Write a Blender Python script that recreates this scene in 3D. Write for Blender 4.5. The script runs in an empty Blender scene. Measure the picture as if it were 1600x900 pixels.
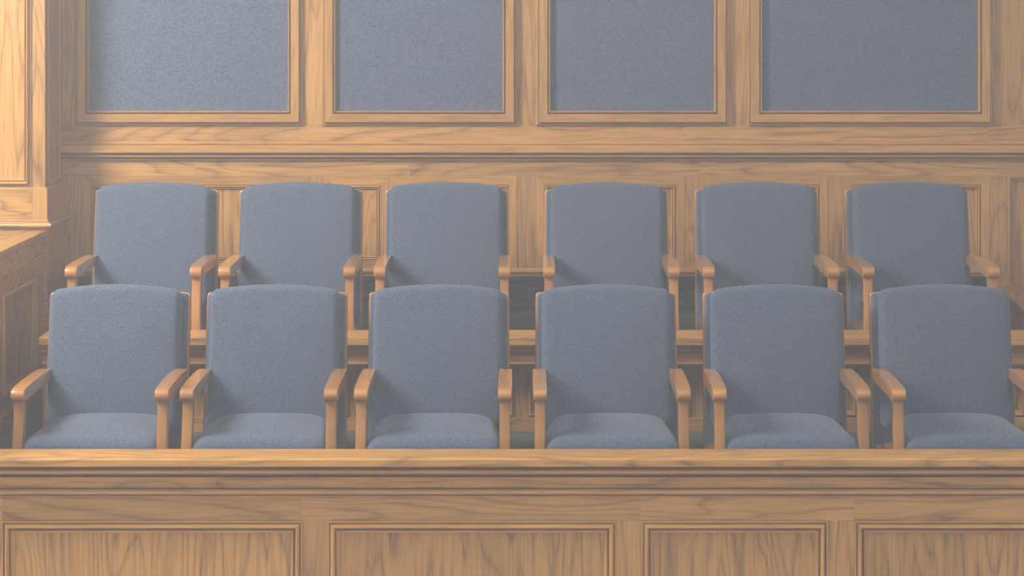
import bpy, bmesh, math, random
from mathutils import Vector, Matrix
random.seed(7)
scene = bpy.context.scene

# ------------------------------------------------------------------ camera
F, VX, VY, CZ = 3312.0, 815.0, 15.0, 2.01      # focal length and vanishing point in pixels of 1600x900, eye height
cam_d = bpy.data.cameras.new('camera')
cam = bpy.data.objects.new('camera', cam_d)
scene.collection.objects.link(cam)
cam_d.sensor_width = 36.0
cam_d.lens = F / 1600 * 36.0
cam_d.shift_x = (800 - VX) / 1600
cam_d.shift_y = -(450 - VY) / 1600
cam_d.clip_start = 0.05
cam.location = (0, 0, CZ)
cam.rotation_euler = (math.pi / 2, 0, 0)
scene.camera = cam

# ------------------------------------------------------------------ world, daylight, exposure
world = bpy.data.worlds.new('world'); scene.world = world
world.use_nodes = True
bg = world.node_tree.nodes['Background']
bg.inputs[0].default_value = (0.95, 0.97, 1.0, 1)
bg.inputs[1].default_value = 1.62

def area(name, loc, target, sx, sy, power, col):
    l = bpy.data.lights.new(name, 'AREA'); l.shape = 'RECTANGLE'
    l.size, l.size_y, l.energy, l.color = sx, sy, power, col
    o = bpy.data.objects.new(name, l); scene.collection.objects.link(o)
    o.location = loc
    o.rotation_euler = (Vector(target) - Vector(loc)).to_track_quat('-Z', 'Y').to_euler()
    return o
area('window_daylight', (-3.85, 6.55, 3.9), (-1.75, 8.5, 2.7), 0.9, 1.9, 395, (1.0, 0.98, 0.95))

vs = scene.view_settings
vs.view_transform = 'Standard'; vs.look = 'None'; vs.gamma = 1.0; vs.use_curve_mapping = False
vs.exposure = 0.1

# ------------------------------------------------------------------ helpers
def X(px, d): return (px - VX) / F * d
def Z(py, d): return CZ - (py - VY) / F * d

def tag(o, label=None, cat=None, group=None, kind=None):
    if label: o['label'] = label
    if cat: o['category'] = cat
    if group: o['group'] = group
    if kind: o['kind'] = kind
    return o

def finish(name, bm, m, parent=None, angle=35):
    bmesh.ops.recalc_face_normals(bm, faces=bm.faces)
    me = bpy.data.meshes.new(name)
    bm.to_mesh(me); bm.free()
    for p in me.polygons: p.use_smooth = True
    me.set_sharp_from_angle(angle=math.radians(angle))
    me.materials.append(m)
    o = bpy.data.objects.new(name, me)
    scene.collection.objects.link(o)
    if parent: o.parent = parent
    return o

def box(name, x0, x1, y0, y1, z0, z1, m, parent=None, bev=0.0015, seg=2):
    bm = bmesh.new()
    r = bmesh.ops.create_cube(bm, size=1)
    for v in bm.verts:
        v.co = Vector(((x0 + x1) / 2 + v.co.x * (x1 - x0), (y0 + y1) / 2 + v.co.y * (y1 - y0), (z0 + z1) / 2 + v.co.z * (z1 - z0)))
    if bev:
        bmesh.ops.bevel(bm, geom=bm.edges[:], offset=bev, segments=seg, affect='EDGES', profile=0.5)
    return finish(name, bm, m, parent, 10)

def sweep_x(name, prof, x0, x1, m, parent=None, mitre0=None, angle=35):
    """closed (y, z) profile extruded along X"""
    bm = bmesh.new()
    a = [bm.verts.new((x0, y, z)) for y, z in prof]
    b = [bm.verts.new((x1, y, z)) for y, z in prof]
    n = len(prof)
    for i in range(n):
        bm.faces.new((a[i], a[(i + 1) % n], b[(i + 1) % n], b[i]))
    bm.faces.new(a); bm.faces.new(b[::-1])
    return finish(name, bm, m, parent, angle)

def arc(cy, cz, r, a0, a1, n=6, rz=None):
    rz = rz or r
    return [(cy + r * math.cos(math.radians(a0 + (a1 - a0) * i / n)), cz + rz * math.sin(math.radians(a0 + (a1 - a0) * i / n))) for i in range(n + 1)]

def frame(name, u0, u1, v0, v1, prof, fmap, mu, mv, parent, sides='btlr', base=-0.006):
    """four mitred moulding pieces round a rectangle; prof = (inward offset, height over the face)"""
    p = [(prof[0][0], base)] + list(prof) + [(prof[-1][0], base)]
    for s in sides:
        bm = bmesh.new()
        A, B = [], []
        for o, h in p:
            if s == 'b': q = ((u0 + o, v0 + o), (u1 - o, v0 + o))
            elif s == 't': q = ((u0 + o, v1 - o), (u1 - o, v1 - o))
            elif s == 'l': q = ((u0 + o, v0 + o), (u0 + o, v1 - o))
            else: q = ((u1 - o, v0 + o), (u1 - o, v1 - o))
            A.append(bm.verts.new(fmap(q[0][0], q[0][1], h)))
            B.append(bm.verts.new(fmap(q[1][0], q[1][1], h)))
        n = len(p)
        for i in range(n):
            bm.faces.new((A[i], A[(i + 1) % n], B[(i + 1) % n], B[i]))
        bm.faces.new(A); bm.faces.new(B[::-1])
        finish(name, bm, mu if s in 'bt' else mv, parent)

def face_y(d): return lambda u, v, h: (u, d - h, v)          # a face that looks at -Y
def face_x(xf): return lambda u, v, h: (xf + h, u, v)        # a face that looks at +X

def rnd(s0, s1, h0, h1, n=5):
    """half-round bump between s0 and s1 rising from h0 to h1"""
    return [(s0 + (s1 - s0) * i / n, h0 + (h1 - h0) * math.sin(math.pi * i / n)) for i in range(n + 1)]

# ------------------------------------------------------------------ materials
def N(nt, t, **kw):
    n = nt.nodes.new(t)
    for k, v in kw.items(): setattr(n, k, v)
    return n

def wood(name, axis, light, dark, figure=1.0, rough=0.36, bump=0.12, fibre=0.38):
    m = bpy.data.materials.new(name); m.use_nodes = True
    nt = m.node_tree; L = nt.links.new
    bs = nt.nodes['Principled BSDF']
    tc = N(nt, 'ShaderNodeTexCoord'); oi = N(nt, 'ShaderNodeObjectInfo')
    mul = N(nt, 'ShaderNodeMath', operation='MULTIPLY'); mul.inputs[1].default_value = 37.0
    L(oi.outputs['Random'], mul.inputs[0])
    add = N(nt, 'ShaderNodeVectorMath', operation='ADD')
    L(tc.outputs['Object'], add.inputs[0]); L(mul.outputs[0], add.inputs[1])
    def stretched(a, b):
        mp = N(nt, 'ShaderNodeMapping')
        s = [b, b, b]; s['xyz'.index(axis)] = a
        mp.inputs['Scale'].default_value = s
        L(add.outputs[0], mp.inputs['Vector']); return mp
    # growth rings: contour lines of a stretched noise
    mp = stretched(0.42, 3.4)
    n1 = N(nt, 'ShaderNodeTexNoise'); n1.inputs['Scale'].default_value = 1.3
    n1.inputs['Detail'].default_value = 3.0; n1.inputs['Roughness'].default_value = 0.38; n1.inputs['Distortion'].default_value = 0.25
    L(mp.outputs[0], n1.inputs['Vector'])
    k = N(nt, 'ShaderNodeMath', operation='MULTIPLY'); k.inputs[1].default_value = 19.0
    L(n1.outputs['Fac'], k.inputs[0])
    fr = N(nt, 'ShaderNodeMath', operation='FRACT'); L(k.outputs[0], fr.inputs[0])
    r1 = N(nt, 'ShaderNodeValToRGB')
    e = r1.color_ramp.elements
    e[0].position = 0.0; e[0].color = (0.95, 0.95, 0.95, 1)
    e[1].position = 1.0; e[1].color = (0.9, 0.9, 0.9, 1)
    for p, c in ((0.10, 0.38), (0.42, 0.0), (0.80, 0.12), (0.93, 0.5)):
        x = e.new(p); x.color = (c, c, c, 1)
    L(fr.outputs[0], r1.inputs[0])
    # fibres and pores
    mp2 = stretched(6.0, 130.0)
    n2 = N(nt, 'ShaderNodeTexNoise'); n2.inputs['Scale'].default_value = 1.0; n2.inputs['Detail'].default_value = 4.0
    L(mp2.outputs[0], n2.inputs['Vector'])
    r2 = N(nt, 'ShaderNodeMapRange'); r2.inputs[1].default_value = 0.42; r2.inputs[2].default_value = 0.68
    L(n2.outputs['Fac'], r2.inputs[0])
    # broad tone drift
    mp3 = stretched(0.5, 2.2)
    n3 = N(nt, 'ShaderNodeTexNoise'); n3.inputs['Scale'].default_value = 2.0; n3.inputs['Detail'].default_value = 2.0
    L(mp3.outputs[0], n3.inputs['Vector'])
    a1 = N(nt, 'ShaderNodeMath', operation='MULTIPLY'); a1.inputs[1].default_value = 0.60 * figure; L(r1.outputs[0], a1.inputs[0])
    a2 = N(nt, 'ShaderNodeMath', operation='MULTIPLY_ADD'); a2.inputs[1].default_value = fibre; L(r2.outputs[0], a2.inputs[0]); L(a1.outputs[0], a2.inputs[2])
    a3 = N(nt, 'ShaderNodeMath', operation='MULTIPLY_ADD'); a3.inputs[1].default_value = 0.5; a3.use_clamp = True
    s3 = N(nt, 'ShaderNodeMath', operation='SUBTRACT'); s3.inputs[1].default_value = 0.42
    L(n3.outputs['Fac'], s3.inputs[0]); L(s3.outputs[0], a3.inputs[0]); L(a2.outputs[0], a3.inputs[2])
    mix = N(nt, 'ShaderNodeMix', data_type='RGBA')
    mix.inputs[6].default_value = (*light, 1); mix.inputs[7].default_value = (*dark, 1)
    L(a3.outputs[0], mix.inputs[0])
    # each board its own shade
    hv = N(nt, 'ShaderNodeHueSaturation')
    vr = N(nt, 'ShaderNodeMapRange'); vr.inputs[3].default_value = 0.9; vr.inputs[4].default_value = 1.1
    L(oi.outputs['Random'], vr.inputs[0]); L(vr.outputs[0], hv.inputs['Value']); L(mix.outputs[2], hv.inputs['Color'])
    L(hv.outputs[0], bs.inputs['Base Color'])
    bs.inputs['Roughness'].default_value = rough
    bs.inputs['Specular IOR Level'].default_value = 0.5
    if rough < 0.3:
        bs.inputs['Coat Weight'].default_value = 0.5; bs.inputs['Coat Roughness'].default_value = 0.12
    bp = N(nt, 'ShaderNodeBump'); bp.inputs['Strength'].default_value = bump; bp.inputs['Distance'].default_value = 0.002
    inv = N(nt, 'ShaderNodeMath', operation='SUBTRACT'); inv.inputs[0].default_value = 1.0; L(a3.outputs[0], inv.inputs[1])
    L(inv.outputs[0], bp.inputs['Height']); L(bp.outputs[0], bs.inputs['Normal'])
    return m

OAK, OAKD = (0.58, 0.292, 0.072), (0.165, 0.068, 0.015)
WX = wood('oak_grain_x', 'x', OAK, OAKD)
WY = wood('oak_grain_y', 'y', OAK, OAKD)
WZ = wood('oak_grain_z', 'z', OAK, OAKD)
MX = wood('oak_moulding_x', 'x', OAK, OAKD, 0.35, 0.24)
MY = wood('oak_moulding_y', 'y', OAK, OAKD, 0.35, 0.24)
MZ = wood('oak_moulding_z', 'z', OAK, OAKD, 0.35, 0.24)
CHY = wood('chair_oak_y', 'y', (0.46, 0.205, 0.052), (0.20, 0.08, 0.02), 0.28, 0.24, 0.01, 0.16)
CHZ = wood('chair_oak_z', 'z', (0.46, 0.205, 0.052), (0.20, 0.08, 0.02), 0.28, 0.24, 0.01, 0.16)
CHX = wood('chair_oak_x', 'x', (0.46, 0.205, 0.052), (0.20, 0.08, 0.02), 0.28, 0.24, 0.01, 0.16)

def fabric(name, c0, c1, twill, bump, ns):
    m = bpy.data.materials.new(name); m.use_nodes = True
    nt = m.node_tree; L = nt.links.new
    bs = nt.nodes['Principled BSDF']
    tc = N(nt, 'ShaderNodeTexCoord')
    mp = N(nt, 'ShaderNodeMapping'); mp.inputs['Rotation'].default_value = (0, math.radians(40), 0)
    L(tc.outputs['Object'], mp.inputs['Vector'])
    w = N(nt, 'ShaderNodeTexWave', wave_type='BANDS', bands_direction='Z'); w.inputs['Scale'].default_value = 40.0
    w.inputs['Distortion'].default_value = 3.5; w.inputs['Detail'].default_value = 2.0; w.inputs['Detail Scale'].default_value = 2.4
    L(mp.outputs[0], w.inputs['Vector'])
    mp2 = N(nt, 'ShaderNodeMapping'); mp2.inputs['Rotation'].default_value = (0, math.radians(40), 0); mp2.inputs['Scale'].default_value = ns
    L(tc.outputs['Object'], mp2.inputs['Vector'])
    n = N(nt, 'ShaderNodeTexNoise'); n.inputs['Scale'].default_value = 1.6; n.inputs['Detail'].default_value = 3.0
    L(mp2.outputs[0], n.inputs['Vector'])
    f = N(nt, 'ShaderNodeMath', operation='MULTIPLY'); f.inputs[1].default_value = twill; L(w.outputs['Fac'], f.inputs[0])
    g = N(nt, 'ShaderNodeMapRange'); g.inputs[1].default_value = 0.3; g.inputs[2].default_value = 0.7; g.inputs[4].default_value = 1 - twill
    L(n.outputs['Fac'], g.inputs[0])
    s = N(nt, 'ShaderNodeMath', operation='ADD'); L(f.outputs[0], s.inputs[0]); L(g.outputs[0], s.inputs[1])
    mix = N(nt, 'ShaderNodeMix', data_type='RGBA'); mix.inputs[6].default_value = (*c0, 1); mix.inputs[7].default_value = (*c1, 1)
    L(s.outputs[0], mix.inputs[0]); L(mix.outputs[2], bs.inputs['Base Color'])
    bs.inputs['Roughness'].default_value = 0.85; bs.inputs['Specular IOR Level'].default_value = 0.2
    bs.inputs['Sheen Weight'].default_value = 0.15; bs.inputs['Sheen Roughness'].default_value = 0.5
    bp = N(nt, 'ShaderNodeBump'); bp.inputs['Strength'].default_value = bump; bp.inputs['Distance'].default_value = 0.003
    L(s.outputs[0], bp.inputs['Height']); L(bp.outputs[0], bs.inputs['Normal'])
    return m
FAB = fabric('chair_twill', (0.028, 0.041, 0.068), (0.134, 0.168, 0.228), 0.36, 0.35, (75, 75, 160))
PFAB = fabric('wall_cloth', (0.046, 0.064, 0.100), (0.140, 0.176, 0.245), 0.04, 0.25, (95, 95, 120))

def plain(name, c, rough, scale=300, var=0.35):
    m = bpy.data.materials.new(name); m.use_nodes = True
    nt = m.node_tree; bs = nt.nodes['Principled BSDF']
    tc = N(nt, 'ShaderNodeTexCoord'); n = N(nt, 'ShaderNodeTexNoise'); n.inputs['Scale'].default_value = scale
    nt.links.new(tc.outputs['Object'], n.inputs['Vector'])
    mix = N(nt, 'ShaderNodeMix', data_type='RGBA'); mix.inputs[6].default_value = (*[v * (1 - var) for v in c], 1); mix.inputs[7].default_value = (*[v * (1 + var) for v in c], 1)
    nt.links.new(n.outputs['Fac'], mix.inputs[0]); nt.links.new(mix.outputs[2], bs.inputs['Base Color'])
    bs.inputs['Roughness'].default_value = rough
    return m
CARPET = plain('carpet_grey', (0.085, 0.092, 0.080), 0.95)

BOUNCE_STONE = plain('bounce_stone', (0.62, 0.57, 0.50), 0.5, 30, 0.12)  # unseen floor, pale tone invented to bounce light onto the jury box front
WALLPAINT = plain('painted_plaster', (0.40, 0.39, 0.37), 0.8, 30, 0.1)
PLASTER = plain('ceiling_wood', (0.30, 0.17, 0.07), 0.6, 30, 0.12)
# ------------------------------------------------------------------ floor and platform
DP0, PZ = 8.17, 0.295
fl = box('floor', -4.7, 6.4, -2.2, 9.95, -0.45, -0.35, BOUNCE_STONE, None, 0)
tag(fl, kind='structure')
tag(box('floor_jury_box', -4.2, 5.2, 7.282, 9.95, -0.35, 0.0, CARPET, None, 0), kind='structure')
pf = box('platform', -4.2, 5.2, DP0, 10.2, 0.0, PZ, CARPET, None, 0.004)
tag(pf, kind='structure')
DW = 9.75
tag(box('ceiling', -4.2, 5.2, 7.3, 10.2, 4.1, 4.2, PLASTER, None, 0), kind='structure')  # unseen, added over the jury box alone to cut its overhead light
box('carpet_ledge', X(97, DW) + 0.005, X(1547, DW), 9.42, 10.14, PZ, Z(495, DW), CARPET, pf, 0.006)

# ------------------------------------------------------------------ the rest of the courtroom, behind and beside the viewer; walls added to block low light
tag(box('wall_front', -4.7, 6.4, -2.4, -2.2, -0.35, 4.2, WALLPAINT, None, 0), kind='structure')
tag(box('wall_right', 6.2, 6.4, -2.2, 9.95, -0.35, 4.2, WALLPAINT, None, 0), kind='structure')
tag(box('wall_window_side', -4.7, -4.5, -2.2, 9.95, -0.35, 4.2, WALLPAINT, None, 0), kind='structure')
# ------------------------------------------------------------------ back wall
WL, WR, WT = X(97, DW), X(2120, DW), 4.1
wb = box('wall_back', -4.2, 5.2, 9.795, 10.2, Z(426, DW), WT, WX, None, 0)
tag(wb, kind='structure')
def zz(py): return Z(py, DW)
def wx(px): return X(px, DW)
TH = 0.05   # thickness of boards in front of the backing
# upper cloth panels in mitred frames
UP = [(118, 473), (503, 808), (838, 1138), (1168, 1550), (1642, 1990)]
FR = [(0.0, 0.0), (0.0, 0.012), (0.003, 0.015), (0.009, 0.015), (0.0102, 0.003), (0.0118, 0.003), (0.013, 0.030), (0.016, 0.034), (0.050, 0.034), (0.0525, 0.031),
      (0.0535, 0.008), (0.0550, 0.008)] + rnd(0.0555, 0.0665, 0.020, 0.034, 6) + [(0.068, 0.010)]
for a, b in UP:
    frame('frame_moulding', wx(a), wx(b), zz(195.5), 3.0, FR, face_y(DW), MX, MZ, wb)
    box('cloth_panel', wx(a) + 0.045, wx(b) - 0.045, DW - 0.009, 9.79, zz(195.5) + 0.045, 2.955, PFAB, wb, 0.003)
st = [(97, 126), (465, 511), (800, 846), (1130, 1176), (1542, 1574), (1574, 1650), (1982, 2120)]
for a, b in st:
    box('stile', wx(a), wx(b), DW, 9.79, zz(195), 3.1, WZ, wb, 0.0012)
for a, b in ((97, 470), (470, 1066), (1066, 1545), (1545, 2120)):
    box('upper_rail', wx(a), wx(b), DW, 9.79, zz(223), zz(195), WX, wb, 0.0006)
# chair rail
y0 = DW
pr = [(9.79, zz(221)), (y0 - 0.012, zz(221))] + arc(y0 - 0.012, zz(223.5), 0.007, 90, 270, 5) + \
     [(y0 - 0.026, zz(226)), (y0 - 0.050, zz(227))] + [(y0 - 0.054, zz(228.2)), (y0 - 0.054, zz(237)), (y0 - 0.051, zz(238.2)), (y0 - 0.008, zz(238.6)), (y0 - 0.008, zz(240.6))] + \
     arc(y0 - 0.026, zz(243.2), 0.011, 90, 270, 6, (zz(240.8) - zz(245.6)) / 2) + [(y0 - 0.002, zz(246.0)), (y0 - 0.002, zz(248)), (y0 - 0.013, zz(248.4)), (y0 - 0.013, zz(250.2)), (y0 - 0.004, zz(250.6)), (9.79, zz(250.6))]
sweep_x('chair_rail', pr, wx(97) - 0.0, WR, MX, wb)
# lower wainscot
for a, b in ((97, 305), (305, 640), (640, 1095), (1095, 1560), (1560, 2120)):
    box('lower_rail', wx(a), wx(b), DW, 9.79, zz(275), zz(249.5), WX, wb, 0.0012)
LP = [(128, 472, 275), (507, 608, 275), (608, 808, 275), (838, 1070, 275), (1095, 1294, 275), (1316, 1546, 275), (1574, 1850, 276), (1880, 2120, 275)]
ZB = zz(421)
LFR = [(0.0, 0.0), (0.0, 0.0015), (0.001, 0.0025), (0.040, 0.0025), (0.0415, 0.001), (0.0415, -0.009), (0.0430, -0.009)] + rnd(0.0435, 0.0535, -0.001, 0.0075, 5) + \
      [(0.0540, -0.014), (0.0550, -0.014)] + rnd(0.055, 0.060, -0.004, 0.001, 4) + [(0.062, -0.012)]
LFR2 = [(0.0, 0.0), (0.0, 0.004)] + rnd(0.001, 0.013, 0.003, 0.011, 5) + [(0.0145, 0.0)] + rnd(0.015, 0.022, 0.0, 0.004, 4) + [(0.024, -0.012)]
def zlow(a): return zz(500) if a > 1540 else ZB
for a, b, t in LP:
    f = LFR2 if t == 276 else LFR
    frame('panel_moulding', wx(a), wx(b), zlow(a), zz(275), f, face_y(DW), MX, MZ, wb, base=-0.03)
    box('panel', wx(a) + f[-1][0] - 0.004, wx(b) - f[-1][0] + 0.004, DW + 0.011, 9.79, zlow(a) + f[-1][0] - 0.004, zz(275) - f[-1][0] + 0.004, WZ, wb, 0)
e = [97] + [v for p in LP for v in p[:2]] + [2120]
for a, b in zip(e[0::2], e[1::2]):
    if b - a > 4:
        box('stile', wx(a), wx(b), DW, 9.79, zlow(a), zz(275), WZ, wb, 0.0012)
sweep_x('base_ledge', [(9.79, zz(419)), (y0 - 0.010, zz(419)), (y0 - 0.012, zz(420.5)), (y0 - 0.028, zz(421.5)), (y0 - 0.032, zz(423)), (y0 - 0.032, zz(424.5)), (y0 - 0.026, zz(425.5)),
                       (y0 - 0.022, zz(431)), (y0 - 0.004, zz(432)), (9.79, zz(432))], WL, wx(1547), MX, wb)
# recess added under the ledge to darken it, solid wall to its left and right
for a, b in ((97, 380), (380, 830), (830, 1300), (1300, 1547)):
    box('shade_recess_board', wx(a), wx(b), 10.14, 10.19, PZ, zz(424), WX, wb, 0.001)
box('wall_base', wx(1547), 5.2, 9.79, 10.19, PZ, zz(424), WX, wb, 0.001)
box('wall_base', -4.2, wx(97), 9.80, 10.19, PZ, zz(424), WX, wb, 0.001)
box('bottom_rail', wx(1547), WR, DW, 9.79, PZ, zz(500), WX, wb, 0.001)

# ------------------------------------------------------------------ left wall section (pilaster end)
DL = 9.40
lx = X(70.5, DL)
wl = box('wall_left', -4.2, lx, DL, 9.795, 0.0, WT, WZ, None, 0.002)
tag(wl, kind='structure')
def zl(py): return Z(py, DL)
PF = [(0.0, 0.0), (0.0, 0.006), (0.003, 0.008), (0.006, 0.006)] + rnd(0.007, 0.024, 0.006, 0.024, 8) + [(0.025, 0.008)] + rnd(0.026, 0.033, 0.006, 0.013, 5) + [(0.036, 0.001)]
frame('panel_moulding', X(-420, DL), X(49.5, DL), zl(291.5), 3.05, PF, face_y(DL), MX, MZ, wl)
box('panel', X(-408, DL), X(38, DL), DL - 0.003, DL + 0.02, zl(281), 3.02, WZ, wl, 0)
frame('panel_moulding', DL + 0.05, DL + 0.30, zl(288), 3.05, [(0, 0), (0, 0.004), (0.006, 0.006), (0.012, 0.003), (0.014, 0.0)], face_x(lx), MY, MZ, wl)
# plinth band and its moulding, front and side
bx = lx + 0.012
box('plinth_block', X(51.5, DL), bx, DL - 0.012, 9.79, zl(345), zl(292.5), WZ, wl, 0.0012)
box('plinth_board', -4.2, X(51.5, DL), DL - 0.012, 9.39 + 0.05, zl(345), zl(292.5), WX, wl, 0.0012)
def mould_l(prof, m1, m2):
    """(proud, z) profile run along the front face and returned along the side, mitred at the corner"""
    bm = bmesh.new()
    rows = [[], [], []]
    for o, z in prof:
        rows[0].append(bm.verts.new((-4.2, DL - o, z))); rows[1].append(bm.verts.new((lx + o, DL - o, z)))
    for i in range(len(prof) - 1):
        bm.faces.new((rows[0][i], rows[0][i + 1], rows[1][i + 1], rows[1][i]))
    finish('plinth_moulding', bm, m1, wl)
    bm = bmesh.new(); A = []; B = []
    for o, z in prof:
        A.append(bm.verts.new((lx + o, DL - o, z))); B.append(bm.verts.new((lx + o, 9.79, z)))
    for i in range(len(prof) - 1):
        bm.faces.new((A[i], A[i + 1], B[i + 1], B[i]))
    finish('plinth_moulding', bm, m2, wl)
hz = zl(343); lz = zl(357.5); H = hz - lz
pm = [(-0.005, hz)] + [(0.012, hz), (0.018, hz - 0.04 * H), (0.019, hz - 0.14 * H), (0.015, hz - 0.2 * H), (0.016, hz - 0.28 * H)] + \
     [(0.016 + 0.019 * math.sin(math.pi * (0.12 + 0.76 * i / 8)), hz - (0.28 + 0.6 * i / 8) * H) for i in range(9)] + [(0.014, hz - 0.92 * H), (0.012, lz), (-0.005, lz)]
mould_l(pm, MX, MY)
box('lower_block', -4.2, bx, DL - 0.010, 9.79, PZ, lz, WX, wl, 0.0012)

# ------------------------------------------------------------------ left side partition of the jury box
sp = bpy.data.objects.new('side_partition', None); scene.collection.objects.link(sp)
tag(sp, 'panelled wooden side partition with flat cap, beside the leftmost chairs', 'partition')
cz = Z(359.5, DL); cx1 = X(73.6, DL); cx0 = X(36, DL); pxf = cx1 - 0.014
box('cap', cx0, cx1, 6.9, 9.385, cz - 0.026, cz, WY, sp, 0.004, 3)
box('panel_core', cx0 + 0.03, pxf - 0.018, 7.3, 9.385, PZ, cz - 0.026, WZ, sp, 0)
box('top_rail', pxf - 0.018, pxf, 7.3, 9.385, Z(433, 9.23), cz - 0.026, WY, sp, 0.001)
zr = Z(397, 9.35)
sweepY = [(0, 0.0), (0, 0.004)]
frame('rail_moulding', 7.3, 9.36, zr - 0.03, zr, [(0, 0), (0, 0.006)] + rnd(0.001, 0.010, 0.004, 0.013, 5) + [(0.013, 0.002)], face_x(pxf), MY, MZ, sp, 't')
PD = [(8.64, 9.23), (7.6, 8.50)]
ztop, zbot = Z(433, 9.23), PZ + 0.13
for a, b in PD:
    frame('panel_moulding', a, b, zbot, ztop, [(0, 0), (0, 0.004)] + rnd(0.001, 0.016, 0.004, 0.013, 6) + [(0.018, 0.0)] + rnd(0.019, 0.028, 0.0, 0.005, 5) + [(0.030, -0.012)], face_x(pxf), MY, MZ, sp, base=-0.016)
    box('panel', pxf - 0.018, pxf - 0.010, a + 0.02, b - 0.02, zbot + 0.02, ztop - 0.02, WZ, sp, 0)
for a, b in ((7.3, 7.6), (8.50, 8.64), (9.23, 9.385)):
    box('stile', pxf - 0.018, pxf, a, b, PZ, ztop, WZ, sp, 0.001)
for a, b in PD:
    box('bottom_rail', pxf - 0.018, pxf, a, b, PZ, zbot, WY, sp, 0.001)
sweep = box('base_moulding', pxf, pxf + 0.016, 8.2, 9.385, PZ, PZ + 0.07, MY, sp, 0.005, 3)

# ------------------------------------------------------------------ low divider between the rows
DD = 8.45
dv = bpy.data.objects.new('row_divider', None); scene.collection.objects.link(dv)
tag(dv, 'low panelled wooden divider with flat cap running between the two chair rows', 'divider')
def zd(py, d=8.5): return Z(py, d)
dz = Z(527, DD); dx0, dx1 = X(60, DD), 3.9
t = 0.034
box('cap', dx0, dx1, DD, 8.648, dz - t, dz, WX, dv, 0.004, 3)
bx0 = X(66, 8.5)
box('core', bx0, 3.88, 8.622, 8.645, PZ, dz - t, WX, dv, 0)
box('soffit', bx0, 3.88, 8.515, 8.63, zd(568), dz - t, WX, dv, 0)
f0 = 8.50
sweep_x('cap_moulding', [(8.52, dz - t), (f0 - 0.022, dz - t), (f0 - 0.020, zd(544)), (f0 - 0.010, zd(545))] + arc(f0 - 0.008, zd(547.5), 0.008, 90, 270, 5) + [(f0 - 0.002, zd(550.5)), (8.52, zd(550.5))], bx0, 3.88, MX, dv)
box('frieze', bx0, 3.88, f0 - 0.002, 8.52, zd(567), zd(550), WX, dv, 0.001)
sweep_x('frieze_bead', [(8.52, zd(566)), (f0 - 0.006, zd(566)), (f0 - 0.010, zd(567.5)), (f0 - 0.006, zd(570)), (8.52, zd(570))], bx0, 3.88, MX, dv)
f1 = 8.605  # lower panels set back under the frieze to put them in shade
DPN = [(100, 302), (330, 545), (572, 802), (826, 1078), (1106, 1338), (1358, 1600), (1625, 1860)]
DFR = [(0, 0), (0, 0.003)] + rnd(0.001, 0.012, 0.003, 0.010, 5) + [(0.014, 0.0), (0.020, -0.003), (0.022, -0.010)]
for a, b in DPN:
    frame('panel_moulding', X(a, f1), X(b, f1), zd(650, f1), zd(577, f1), DFR, face_y(f1), MX, MZ, dv, base=-0.018)
    box('panel', X(a, f1) + 0.015, X(b, f1) - 0.015, f1 + 0.009, 8.63, zd(650, f1) + 0.015, zd(577, f1) - 0.015, WZ, dv, 0)
e = [66] + [v for p in DPN for v in p] + [2000]
for a, b in zip(e[0::2], e[1::2]):
    box('stile', X(a, f1), X(b, f1), f1, 8.63, PZ, zd(568), WZ, dv, 0.001)
box('bottom_rail', bx0, 3.88, f1 - 0.006, 8.63, PZ, zd(652, f1), WX, dv, 0.003)


# ------------------------------------------------------------------ right side partition
rp = bpy.data.objects.new('handrail_partition', None); scene.collection.objects.link(rp)
tag(rp, 'wooden side partition with sloping cap at the far right, beside the last back chair', 'partition')
def slope_box(name, xs, ya, yb, za, zb, th, m, parent):
    bm = bmesh.new()
    (xa0, xa1), (xb0, xb1) = xs
    vs_ = [(xa0, ya, za - th), (xa1, ya, za - th), (xa1, ya, za), (xa0, ya, za), (xb0, yb, zb - th), (xb1, yb, zb - th), (xb1, yb, zb), (xb0, yb, zb)]
    v = [bm.verts.new(c) for c in vs_]
    for q in ((0, 1, 2, 3), (4, 7, 6, 5), (0, 4, 5, 1), (1, 5, 6, 2), (2, 6, 7, 3), (3, 7, 4, 0)): bm.faces.new([v[i] for i in q])
    bmesh.ops.bevel(bm, geom=bm.edges[:], offset=0.004, segments=2, affect='EDGES', profile=0.5)
    return finish(name, bm, m, parent)
rxa, rxb = X(1556, 9.70), X(1604, 9.18)
rza, rzb = Z(447, 9.70), Z(486, 9.18)
sl = ((rxb - rxa) / (9.18 - 9.70), (rzb - rza) / (9.18 - 9.70))
ye = 8.70
slope_box('cap', ((rxa + sl[0] * (ye - 9.70), rxa + sl[0] * (ye - 9.70) + 0.13), (rxa, rxa + 0.13)), ye, 9.70, rza + sl[1] * (ye - 9.70), rza, 0.036, WY, rp)
slope_box('panel', ((rxa + sl[0] * (ye - 9.70) + 0.03, rxa + sl[0] * (ye - 9.70) + 0.10), (rxa + 0.03, rxa + 0.10)), ye + 0.02, 9.70, rza + sl[1] * (ye - 9.70) - 0.036, rza - 0.036, 0.14, WY, rp)
box('post', rxa + sl[0] * (ye - 9.70) + 0.03, rxa + sl[0] * (ye - 9.70) + 0.10, ye + 0.02, ye + 0.09, PZ, rza + sl[1] * (ye - 9.70) - 0.1, WZ, rp, 0.003)
box('post', rxa + 0.03, rxa + 0.10, 9.34, 9.41, PZ, rza - 0.1, WZ, rp, 0.003)

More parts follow.
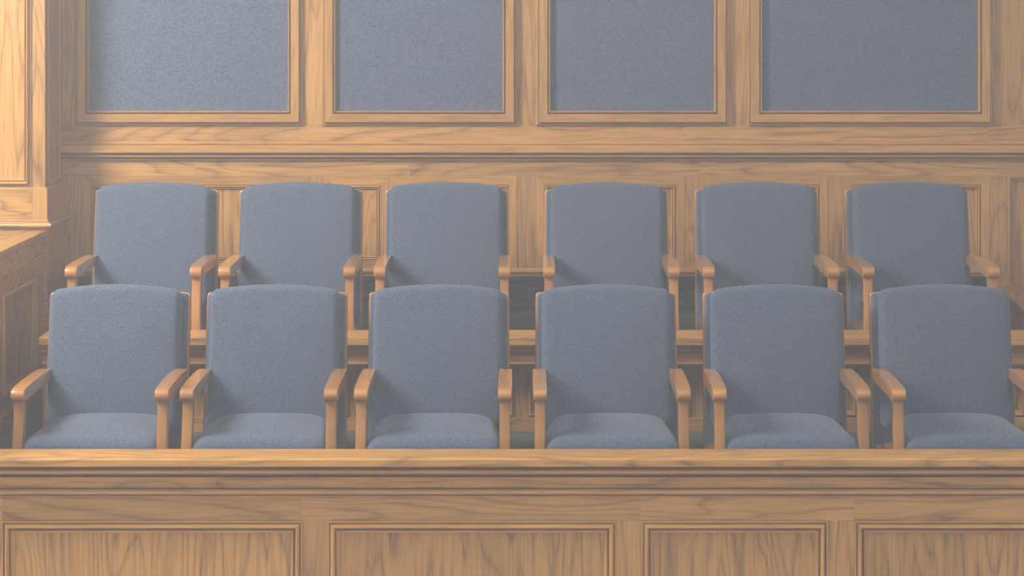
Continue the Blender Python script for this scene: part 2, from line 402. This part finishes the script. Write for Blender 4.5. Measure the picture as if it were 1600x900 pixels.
# ------------------------------------------------------------------ front of the jury box
DF = 7.15
jf = bpy.data.objects.new('jury_box_front', None); scene.collection.objects.link(jf)
tag(jf, 'long panelled wooden jury box front with moulded cap rail in the foreground', 'jury box')
xa, xb = -3.4, 4.4
g = 7.22     # face of stiles and rails
tz = Z(715.5, DF)
def zf(py, d=g): return Z(py, d)
sweep_x('cap_rail', [(7.295, tz)] + [(DF + 0.012, tz), (DF + 0.007, tz - 0.0015), (DF + 0.0062, tz - 0.0030), (DF + 0.003, tz - 0.0042)] + [(DF, tz - 0.008), (DF, Z(728.5, DF)), (DF + 0.003, Z(730, DF)), (7.24, Z(730, DF)), (7.295, Z(730, DF))], xa, xb, WX, jf)
c0 = g - 0.032
sweep_x('cove_moulding', [(7.25, Z(729.5, DF)), (7.215, Z(730.2, DF)), (7.215, Z(733, 7.18))] + arc(7.190, Z(736.8, 7.18), 0.016, 90, 270, 6, 0.0080) + [(7.220, Z(741, 7.19)), (7.222, Z(744.6, 7.2)), (7.25, Z(744.6, 7.2))], xa, xb, MX, jf)
box('frieze', xa, xb, g - 0.010, 7.25, zf(761.4), zf(744.6), WX, jf, 0.0008)
sweep_x('bead_moulding', [(7.25, zf(761)), (g + 0.004, zf(761)), (g + 0.004, zf(763))] + arc(g - 0.014, zf(767), 0.014, 90, 270, 8, 0.0088) + [(g + 0.004, zf(771.2)), (g + 0.004, zf(772.6))] + arc(g - 0.004, zf(774.5), 0.006, 90, 270, 5, 0.004) + [(g - 0.001, zf(776.6)), (7.25, zf(776.6))], xa, xb, MX, jf)
def gx(px): return X(px, g)
for a, b in ((-700, 3), (3, 470), (470, 1000), (1000, 1335), (1335, 2300)):
    box('top_rail', gx(a), gx(b), g, 7.25, zf(813.5), zf(776), WX, jf, 0.0007)
JP = [(-500, -36), (3.5, 473), (512, 963), (1002, 1293), (1335, 1790), (1830, 2280)]
JFR = [(0.0, 0.0), (0.0, 0.008), (0.0015, 0.010), (0.005, 0.010), (0.0065, -0.008), (0.0085, -0.008)] + rnd(0.009, 0.026, 0.008, 0.021, 8) + \
      [(0.0265, -0.010), (0.0290, -0.010)] + rnd(0.0295, 0.037, 0.003, 0.010, 5) + [(0.038, -0.002), (0.042, -0.004), (0.044, -0.012)]
for a, b in JP:
    frame('panel_moulding', gx(a), gx(b), -0.20, zf(813.5), JFR, face_y(g), MX, MZ, jf, base=-0.03)
    box('panel', gx(a) + 0.038, gx(b) - 0.038, g + 0.011, 7.25, -0.17, zf(813.5) - 0.038, WZ, jf, 0)
e = [-700] + [v for p in JP for v in p] + [2300]
for a, b in zip(e[0::2], e[1::2]):
    box('stile', gx(a), gx(b), g, 7.25, -0.20, zf(813.5), WZ, jf, 0.0007)
box('core', xa, xb, 7.25, 7.28, -0.35, Z(730, DF), WX, jf, 0)
box('skirting', xa, xb, g - 0.012, 7.25, -0.35, -0.195, WX, jf, 0.004)

# ------------------------------------------------------------------ juror chairs
def outline(w, h, arch, rt, rb, n=7, wb_=None):
    """rounded rectangle with an arched top, (x, z) loop from the bottom left, anticlockwise"""
    wb_ = wb_ or w
    pts = []
    def corner(cx, cz_, r, a0):
        for i in range(n + 1):
            a = math.radians(a0 + 90 * i / n)
            pts.append((cx + r * math.cos(a), cz_ + r * math.sin(a)))
    def line(p, q, k):
        for i in range(1, k): pts.append((p[0] + (q[0] - p[0]) * i / k, p[1] + (q[1] - p[1]) * i / k))
    def top(x): return h + arch * (1 - (2 * x / w) ** 2)
    corner(-wb_ / 2 + rb, rb, rb, 180)
    line((-wb_ / 2 + rb, 0), (wb_ / 2 - rb, 0), 10)
    corner(wb_ / 2 - rb, rb, rb, 270)
    line((wb_ / 2, rb), (w / 2, h - rt), 8)
    for i in range(n + 1):
        a = math.radians(90 * i / n); x = w / 2 - rt + rt * math.cos(a)
        pts.append((x, h - rt + rt * math.sin(a) + arch * (1 - (2 * (w / 2 - rt) / w) ** 2) * i / n))
    for i in range(1, 16):
        x = (w / 2 - rt) * (1 - 2 * i / 16); pts.append((x, top(x)))
    for i in range(n + 1):
        a = math.radians(90 + 90 * i / n); x = -w / 2 + rt + rt * math.cos(a)
        pts.append((x, h - rt + rt * math.sin(a) + arch * (1 - (2 * (w / 2 - rt) / w) ** 2) * (n - i) / n))
    line((-w / 2, h - rt), (-wb_ / 2, rb), 8)
    return pts

def pillow(bm, pts, thick, r, dome, fmap, rings=7, inner=7):
    """loop at depth 0 raised to 'thick' with a rounded rim of radius r and a domed face"""
    cx = sum(p[0] for p in pts) / len(pts); cy = (min(p[1] for p in pts) + max(p[1] for p in pts)) / 2
    hw = max(abs(p[0] - cx) for p in pts); hh = max(abs(p[1] - cy) for p in pts)
    loops = []
    def loop(ins, dep, k=1.0):
        sx, sy = (hw - ins) / hw * k, (hh - ins) / hh * k
        return [bm.verts.new(fmap(cx + (p[0] - cx) * sx, cy + (p[1] - cy) * sy, dep)) for p in pts]
    loops.append(loop(r * 0.6, 0.0)); loops.append(loop(r * 0.15, r * 0.25)); loops.append(loop(0, r * 0.8))
    if thick - r > r * 0.9: loops.append(loop(0, thick - r))
    for i in range(1, rings + 1):
        a = math.pi / 2 * i / rings
        loops.append(loop(r * (1 - math.cos(a)), thick - r + r * math.sin(a)))
    for i in range(1, inner):
        k = 1 - i / inner
        loops.append(loop(r, thick + dome * (1 - k * k), k))
    for a, b in zip(loops, loops[1:]):
        n = len(a)
        for i in range(n): bm.faces.new((a[i], a[(i + 1) % n], b[(i + 1) % n], b[i]))
    c = bm.verts.new(fmap(cx, cy, thick + dome)); a = loops[-1]
    for i in range(len(a)): bm.faces.new((a[i], a[(i + 1) % len(a)], c))
    bm.faces.new(loops[0][::-1])

def tube(bm, pts, r, n=6):
    m_ = len(pts); rings = []
    for i, p in enumerate(pts):
        t_ = (pts[(i + 1) % m_] - pts[i - 1]).normalized()
        s_ = t_.cross(Vector((0, 0, 1)))
        s_ = s_.normalized() if s_.length > 1e-6 else Vector((1, 0, 0))
        u_ = s_.cross(t_)
        rings.append([bm.verts.new(p + (s_ * math.cos(2 * math.pi * k / n) + u_ * math.sin(2 * math.pi * k / n)) * r) for k in range(n)])
    for i in range(m_):
        a, b = rings[i], rings[(i + 1) % m_]
        for k in range(n): bm.faces.new((a[k], a[(k + 1) % n], b[(k + 1) % n], b[k]))

def bar(name, path, w, m, parent, bev=0.005):
    """bar of width w in x following a (x, y, z, depth) path, rounded edges"""
    bm = bmesh.new(); rings = []
    for i, (x, y, z, dp) in enumerate(path):
        p, q = path[max(i - 1, 0)], path[min(i + 1, len(path) - 1)]
        t_ = Vector((0, q[1] - p[1], q[2] - p[2])).normalized()
        nrm = Vector((0, t_.z, -t_.y))
        rings.append([bm.verts.new(Vector((x, y, z)) + Vector((sx * w / 2, 0, 0)) + nrm * sy * dp / 2) for sx, sy in ((-1, -1), (1, -1), (1, 1), (-1, 1))])
    for a, b in zip(rings, rings[1:]):
        for k in range(4): bm.faces.new((a[k], a[(k + 1) % 4], b[(k + 1) % 4], b[k]))
    bm.faces.new(rings[0][::-1]); bm.faces.new(rings[-1])
    ed = [e_ for e_ in bm.edges if any(len({v.index for v in ()}) for _ in ())]
    bm.verts.index_update(); bm.edges.ensure_lookup_table()
    long_ = [e_ for e_ in bm.edges if abs(e_.verts[0].index // 4 - e_.verts[1].index // 4) == 1 and e_.verts[0].index % 4 == e_.verts[1].index % 4]
    bmesh.ops.bevel(bm, geom=long_, offset=bev, segments=3, affect='EDGES', profile=0.5)
    return finish(name, bm, m, parent, 25)

def make_chair():
    root = bpy.data.objects.new('juror_chair', None); scene.collection.objects.link(root)
    # --- back: cushion, cloth shell, wooden back board, leaning back
    tilt = math.radians(9.5)
    def bmap(off, drop=0.0):
        def f(x, h, dep):      # dep grows towards the sitter (-y)
            y, z = -dep + off, h - drop
            return Vector((x, y * math.cos(tilt) + z * math.sin(tilt) - 0.045, z * math.cos(tilt) - y * math.sin(tilt) + 0.43))
        return f
    bm = bmesh.new(); pillow(bm, outline(0.490, 0.515, 0.022, 0.030, 0.035, wb_=0.494), 0.080, 0.030, 0.012, bmap(0.0), 7, 7)
    finish('back_cushion', bm, FAB, root, 60)
    bm = bmesh.new(); pillow(bm, outline(0.522, 0.625, 0.012, 0.014, 0.02, wb_=0.532), 0.036, 0.009, 0.0, bmap(0.030, 0.12), 4, 2)
    sh = finish('back_shell', bm, FAB, root, 60)
    bm = bmesh.new(); pillow(bm, outline(0.536, 0.628, 0.014, 0.012, 0.02, wb_=0.546), 0.030, 0.005, 0.0, bmap(0.052, 0.12), 3, 2)
    finish('back_board', bm, CHZ, root, 50)
    # --- seat
    rim, dep_ = 0.375, 0.47
    so = outline(0.440, dep_, 0.0, 0.12, 0.045, 8, 0.486)
    def smap(x, yy, h): return Vector((x, -0.535 + yy, rim + h + 0.012 * (yy / dep_)))
    bm = bmesh.new(); pillow(bm, so, 0.112, 0.046, 0.026, smap, 8, 8)
    # crown the middle of the seat a little more towards the back
    sc_ = finish('seat_cushion', bm, FAB, root, 60)
    bm = bmesh.new(); tube(bm, [smap(x * 1.004, yy, 0.076) + Vector((0, 0, 0)) for x, yy in so], 0.0022)
    finish('seam_piping', bm, FAB, sc_, 60)
    bm = bmesh.new(); bmesh.ops.create_cube(bm, size=1)
    for v in bm.verts: v.co = Vector((v.co.x * 0.47, -0.29 + v.co.y * 0.44, 0.345 + v.co.z * 0.07))
    bmesh.ops.bevel(bm, geom=bm.edges[:], offset=0.004, segments=2, affect='EDGES', profile=0.5)
    finish('seat_frame', bm, CHX, root)
    for s in (-1, 1):
        x = s * 0.256
        # --- arm: side profile with a round nose
        prof = [(-0.085, 0.618), (-0.085, 0.660), (-0.20, 0.664), (-0.36, 0.664), (-0.470, 0.661), (-0.490, 0.6595)]
        prof += [(-0.4985 + 0.0230 * math.cos(math.radians(a)), 0.6365 + 0.0230 * math.sin(math.radians(a))) for a in range(95, 266, 17)]
        prof += [(-0.480, 0.6140), (-0.455, 0.6165), (-0.40, 0.619), (-0.25, 0.620)]
        bm = bmesh.new(); w = 0.0245
        a = [bm.verts.new((x - w, y, z)) for y, z in prof]; b = [bm.verts.new((x + w, y, z)) for y, z in prof]
        n = len(prof)
        for i in range(n): bm.faces.new((a[i], a[(i + 1) % n], b[(i + 1) % n], b[i]))
        fa = bm.faces.new(a); fb = bm.faces.new(b[::-1])
        rim_e = list(set(fa.edges) | set(fb.edges))
        bmesh.ops.bevel(bm, geom=rim_e, offset=0.0042, segments=3, affect='EDGES', profile=0.5)
        finish('armrest', bm, CHY, root, 24)
        # --- front leg rising into the arm, curved
        bar('front_leg', [(x, -0.478, 0.615, 0.040), (x, -0.478, 0.585, 0.042), (x, -0.482, 0.54, 0.044), (x, -0.494, 0.48, 0.048), (x + s * 0.002, -0.502, 0.42, 0.050), (x + s * 0.003, -0.500, 0.36, 0.050), (x + s * 0.003, -0.488, 0.20, 0.046), (x + s * 0.003, -0.490, 0.0, 0.040)], 0.037, CHZ, root, 0.005)
        bar('rear_leg', [(s * 0.245, 0.012, 0.56, 0.034), (s * 0.245, -0.002, 0.42, 0.040), (s * 0.245, 0.012, 0.22, 0.038), (s * 0.245, 0.050, 0.0, 0.034)], 0.034, CHZ, root, 0.005)
        bm = bmesh.new(); bmesh.ops.create_cube(bm, size=1)
        for v in bm.verts: v.co = Vector((s * 0.252 + v.co.x * 0.024, -0.245 + v.co.y * 0.47, 0.345 + v.co.z * 0.055))
        bmesh.ops.bevel(bm, geom=bm.edges[:], offset=0.003, segments=2, affect='EDGES', profile=0.5)
        finish('side_rail', bm, CHY, root)
    return root

def copy_tree(o, parent=None):
    c = o.copy(); scene.collection.objects.link(c); c.parent = parent
    for ch in list(o.children): copy_tree(ch, c)
    return c

proto = make_chair()
bpy.context.view_layer.update()
FRONT = [(180, 'blue upholstered chair at the left end of the front row'),
         (428.5, 'second blue upholstered chair from the left in the front row'),
         (684.5, 'third blue upholstered chair from the left in the front row'),
         (948, 'fourth blue upholstered chair from the left in the front row'),
         (1212.5, 'fifth blue upholstered chair from the left in the front row'),
         (1476, 'blue upholstered chair at the right end of the front row, cut by the frame')]
BACK = [(239.5, 'blue upholstered chair at the left end of the back row, nearest the pilaster'),
        (467, 'second blue upholstered chair from the left in the back row'),
        (697, 'third blue upholstered chair from the left in the back row'),
        (948.5, 'fourth blue upholstered chair from the left in the back row'),
        (1185, 'fifth blue upholstered chair from the left in the back row'),
        (1422, 'blue upholstered chair at the right end of the back row')]
first = True
for row, dd, z, grp in ((FRONT, 8.05, 0.0, 'juror chairs in the front row'), (BACK, 9.20, PZ, 'juror chairs in the back row')):
    for px, lab in row:
        c = proto if first else copy_tree(proto)
        first = False
        c.location = (X(px, dd - 0.04), dd, z)
        tag(c, lab, 'chair', grp)

# ------------------------------------------------------------------ haze volume added to lift the dark tones evenly
hm = bpy.data.materials.new('fade_haze'); hm.use_nodes = True
nt = hm.node_tree; nt.nodes.clear()
out = N(nt, 'ShaderNodeOutputMaterial'); vsn = N(nt, 'ShaderNodeVolumeScatter')
vsn.inputs['Color'].default_value = (1.0, 1.0, 1.0, 1); vsn.inputs['Density'].default_value = 0.0305; vsn.inputs['Anisotropy'].default_value = 0.0
nt.links.new(vsn.outputs[0], out.inputs['Volume'])
hz_ = box('haze', -6.5, 7.0, -2.0, 10.4, -0.7, 5.2, hm, None, 0)
tag(hz_, 'thin pale haze added through the whole room to fade its tones', 'haze', kind='stuff')
